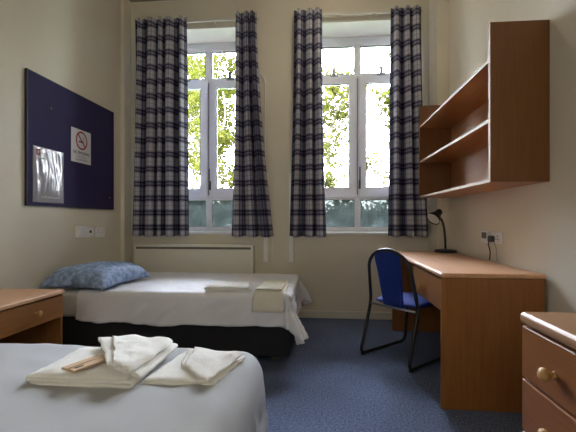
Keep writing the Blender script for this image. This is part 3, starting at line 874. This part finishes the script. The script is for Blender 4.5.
# towel hanging over the front of the far bed
mb = MB()
pth = [(3.06, .512), (2.90, .512), (2.76, .512), (2.692, .510), (2.655, .498), (2.636, .468), (2.628, .43), (2.622, .378)]
sp = [Vector((0, y, z)) for y, z in pth]; sp = smooth_path(sp, 5)
for lay, (xa, xb, cut, oz) in enumerate(((-.492, -.270, 0, 0), (-.480, -.285, 0, .018))):
    pp = sp if lay == 0 else sp[:18]
    def hf(sgn, pp=pp, xa=xa, xb=xb, oz=oz):
        def g(u, v):
            i = min(int(v * (len(pp) - 1)), len(pp) - 2); fr = v * (len(pp) - 1) - i
            c = pp[i].lerp(pp[i + 1], fr); d_ = (pp[i + 1] - pp[i]).normalized(); nn = Vector((0, d_.z, -d_.y))
            e = min(1, 14 * min(u, 1 - u, v, 1 - v)) ** .5
            w = .003 * noise.noise((u * 4, v * 6, 2 + oz))
            p_ = c + nn * (sgn * .007 * e + w + oz)
            p_.x = xa + (xb - xa) * u + .012 * (1 - v); return p_
        return g
    mb.grid(hf(1), 18, 40); mb.grid(hf(-1), 18, 40)
bmesh.ops.remove_doubles(mb.bm, verts=mb.bm.verts, dist=.0006)
single('towel', mb, 'towel_cream', (-.38, 2.8, .5), 'cream towel hanging over the front edge of the far bed', 'towel', 'white folded towels')
# kraft packet
t = thing('paper_packet', (-.748, 1.155, ZN + .049), 'brown paper soap packet tucked on the folded towel, near bed', 'packet', rotz=math.radians(68))
mb = MB().box((-.062, -.031, 0), (.062, .031, .008), .003)
obj('wrapper', mb, 'packet', t, local=True)
mb = MB().box((-.066, -.004, .008), (.064, .010, .0105), .001)
obj('flap', mb, 'packet', t, local=True)
mb = MB().box((-.048, -.020, .008), (-.022, -.012, .0088))
obj('print', mb, 'black_ink', t, local=True)

# ------------------------------------------------------------------ added fill lamps, out of view
CLX, CLY = .05, 3.10
t = thing('fill_lamp_overhead', (CLX, CLY, ZC), 'round white fill lamp added overhead near the windows', 'added fill lamp')  # invented lamp, added to brighten the window wall
obj('base_plate', MB().lathe([(.17, -.02), (.17, 0), (0, 0)], (CLX, CLY, ZC), n=32), 'white_paint', t)
me, nt, b, o_ = new_mat('fill_lamp_diffuser')
b.inputs['Base Color'].default_value = (.8, .8, .78, 1)
b.inputs['Emission Color'].default_value = (1, .86, .68, 1); b.inputs['Emission Strength'].default_value = 2.9
M['fill_diffuser'] = me
obj('fill_diffuser', MB().lathe([(0, -.10), (.08, -.095), (.15, -.06), (.165, -.02)], (CLX, CLY, ZC), n=32), 'fill_diffuser', t)

t = thing('fill_lamp_behind', (-.35, YF, 1.75), 'round white fill lamp added behind the viewpoint', 'wall light')  # invented lamp, added behind the camera as frontal fill
obj('back_plate', MB().lathe([(.08, 0), (.08, .02), (.03, .03), (.03, .06)], (-.35, YF, 1.75), (0, 1, 0), 24), 'white_paint', t)
M['fill_globe'] = M['fill_diffuser'].copy(); M['fill_globe'].name = 'fill_lamp_globe'
gb = M['fill_globe'].node_tree.nodes['Principled BSDF']
gb.inputs['Emission Color'].default_value = (1, .93, .85, 1); gb.inputs['Emission Strength'].default_value = 4.2
obj('fill_globe', MB().lathe([(.15 * math.sin(PI * k / 16), .20 - .15 * math.cos(PI * k / 16)) for k in range(17)], (-.35, YF, 1.75), (0, 1, 0), 28), 'fill_globe', t)

# ------------------------------------------------------------------ outside
struct('ground', MB().box((-30, YO + .01, -.7), (30, 45, -.6)), 'grass')
def tree(loc, h, crown, n, seed, label, leaf=.075, nb=26):
    rnd = random.Random(seed)
    t = thing('tree', loc, label, 'tree', 'trees outside the windows')
    L = Vector(loc)
    mb = MB()
    tr = [L + Vector((rnd.uniform(-.06, .06) * k, rnd.uniform(-.06, .06) * k, h * k / 7)) for k in range(8)]
    mb.tube(smooth_path(tr, 3), [.09 - .08 * i / 21 for i in range(22)], 8)
    ends = []
    for _ in range(nb):
        k = rnd.uniform(.14, .80); i = min(int(k * 7), 6); p = tr[i].lerp(tr[i + 1], k * 7 - i)
        a = rnd.uniform(0, 2 * PI); l = crown * rnd.uniform(.5, 1.0) * (1.15 - .6 * k)
        q = p + Vector((math.cos(a) * l, math.sin(a) * l, l * rnd.uniform(.1, .6)))
        m_ = p.lerp(q, .5) + Vector((0, 0, -.08 * l))
        pp = smooth_path([p, m_, q], 4); mb.tube(pp, [.022 * (1 - i / 9) + .004 for i in range(len(pp))], 5)
        for s in (.35, .5, .65, .8, .95, 1.0):
            e = pp[int(s * (len(pp) - 1))]; ends.append(e)
            w = e + Vector((rnd.uniform(-1, 1), rnd.uniform(-1, 1), rnd.uniform(-.5, .8))) * .35
            mb.tube([e, e.lerp(w, .5) + Vector((0, 0, .03)), w], [.006, .004, .002], 4); ends.append(w)
    obj('trunk', mb, 'bark', t)
    fb = bmesh.new()
    clumps = [rnd.choice(ends) + Vector((rnd.gauss(0, .06), rnd.gauss(0, .06), rnd.gauss(0, .06))) for _ in range(max(8, n // 26))]
    for k in range(n):
        e = clumps[k % len(clumps)]; sg = .085 if k % 7 else .22
        p = e + Vector((rnd.gauss(0, sg), rnd.gauss(0, sg), rnd.gauss(0, sg)))
        r = leaf * rnd.uniform(.6, 1.2)
        x = Vector((rnd.gauss(0, 1), rnd.gauss(0, 1), rnd.gauss(0, .6))).normalized(); y = x.orthogonal().normalized()
        y = (Matrix.Rotation(rnd.uniform(0, 6.28), 3, x) @ y); zz = x.cross(y)
        vs = [fb.verts.new(p + x * r * a + y * r * b_ + zz * r * c_) for a, b_, c_ in ((0, 0, 0), (.5, .32, .08), (1.05, 0, -.05), (.5, -.32, .08))]
        fb.faces.new(vs)
    obj('foliage', fb, 'leaf', t)
tree((-2.2, 7.9, -.6), 4.2, 1.0, 7000, 9, 'low yellow-green tree filling the lower half of the left window', .08, 30)
tree((-2.75, 8.8, -.6), 6.6, 1.5, 13000, 1, 'dense yellow-green leafy tree seen through the left window', .085, 34)
tree((-3.5, 11.5, -.6), 8.0, 1.9, 9000, 2, 'leafy tree behind, at the right half of the left window', .11, 34)
tree((.30, 8.6, -.6), 6.4, .95, 6500, 3, 'sparse young tree in the left half of the right window', .085, 30)
tree((1.55, 9.2, -.6), 6.8, .95, 6500, 5, 'slim sparse tree in the right half of the right window', .085, 30)
def hedge(x0, x1, y, z, seed, label):
    rnd = random.Random(seed)
    t = thing('hedge', ((x0 + x1) / 2, y, -.6), label, 'hedge', 'hedges outside')
    fb = bmesh.new()
    for _ in range(6000):
        p = Vector((rnd.uniform(x0, x1), y + rnd.uniform(-.35, .35), 0)); p.z = -.6 + (z + .6) * rnd.random() ** .7 + rnd.gauss(0, .03)
        r = rnd.uniform(.05, .10); x = Vector((rnd.gauss(0, 1), rnd.gauss(0, 1), rnd.gauss(0, 1))).normalized(); yv = x.orthogonal()
        fb.faces.new([fb.verts.new(p + x * r * a + yv * r * b_) for a, b_ in ((0, 0), (.5, .4), (1, 0), (.5, -.4))])
    obj('leaves', fb, 'hedge', t)
    obj('stems', MB().box((x0 + .05, y - .22, -.6), (x1 - .05, y + .22, z - .15), .08), 'hedge', t)
hedge(-4.4, -1.2, 7.0, 1.28, 1, 'dark green hedge below the left window, behind obscured glass')
hedge(-.9, 2.6, 7.0, 1.28, 2, 'dark green hedge below the right window, behind obscured glass')

# ------------------------------------------------------------------ sky, camera, view
w = bpy.data.worlds.new('overcast_sky'); sc.world = w; w.use_nodes = True
wn = w.node_tree; bg = wn.nodes['Background']; bg.inputs['Strength'].default_value = 7.0
# overcast sky: about three times brighter at the zenith than at the horizon
tc = wn.nodes.new('ShaderNodeTexCoord'); sp = wn.nodes.new('ShaderNodeSeparateXYZ'); wn.links.new(tc.outputs['Generated'], sp.inputs[0])
rp = wn.nodes.new('ShaderNodeValToRGB'); wn.links.new(sp.outputs['Z'], rp.inputs['Fac'])
e = rp.color_ramp.elements
e[0].position = 0; e[0].color = (.93, .97, 1.0, 1); e[1].position = 1; e[1].color = (3.0, 3.3, 3.9, 1)
# the clouds are brighter towards the left, where the sun is behind them
m1 = wn.nodes.new('ShaderNodeMath'); m1.operation = 'MULTIPLY_ADD'; m1.inputs[1].default_value = -.75; m1.inputs[2].default_value = 1.0
wn.links.new(sp.outputs['X'], m1.inputs[0])
vm = wn.nodes.new('ShaderNodeVectorMath'); vm.operation = 'SCALE'
wn.links.new(rp.outputs['Color'], vm.inputs[0]); wn.links.new(m1.outputs[0], vm.inputs['Scale'])
wn.links.new(vm.outputs[0], bg.inputs['Color'])
for n_, xc in ((1, WC[0]), (2, WC[1])):
    li = bpy.data.lights.new('window_daylight_portal', 'AREA'); li.shape = 'RECTANGLE'; li.size = 2 * WHW; li.size_y = ZT - ZS
    li.cycles.is_portal = True
    lo = bpy.data.objects.new('window_daylight_portal', li); C.objects.link(lo)
    lo.location = (xc, YO + .02, (ZS + ZT) / 2); lo.rotation_euler = (-PI / 2, 0, 0)

cam = bpy.data.cameras.new('camera'); co = bpy.data.objects.new('camera', cam); C.objects.link(co)
F = 384.0
cam.sensor_fit = 'HORIZONTAL'; cam.sensor_width = 36; cam.lens = 36 * F / 576
cam.shift_y = 4 / 576; cam.clip_start = .02
co.location = (0, 0, 1.015); co.rotation_euler = (PI / 2, 0, math.atan(35 / F))
sc.camera = co
sc.view_settings.view_transform = 'Standard'; sc.view_settings.look = 'None'
sc.view_settings.gamma = 1; sc.view_settings.use_curve_mapping = False; sc.view_settings.exposure = 2.68
sc.cycles.max_bounces = 10; sc.cycles.diffuse_bounces = 6; sc.cycles.transparent_max_bounces = 24
sc.cycles.use_denoising = True
sc.cycles.sample_clamp_indirect = 6
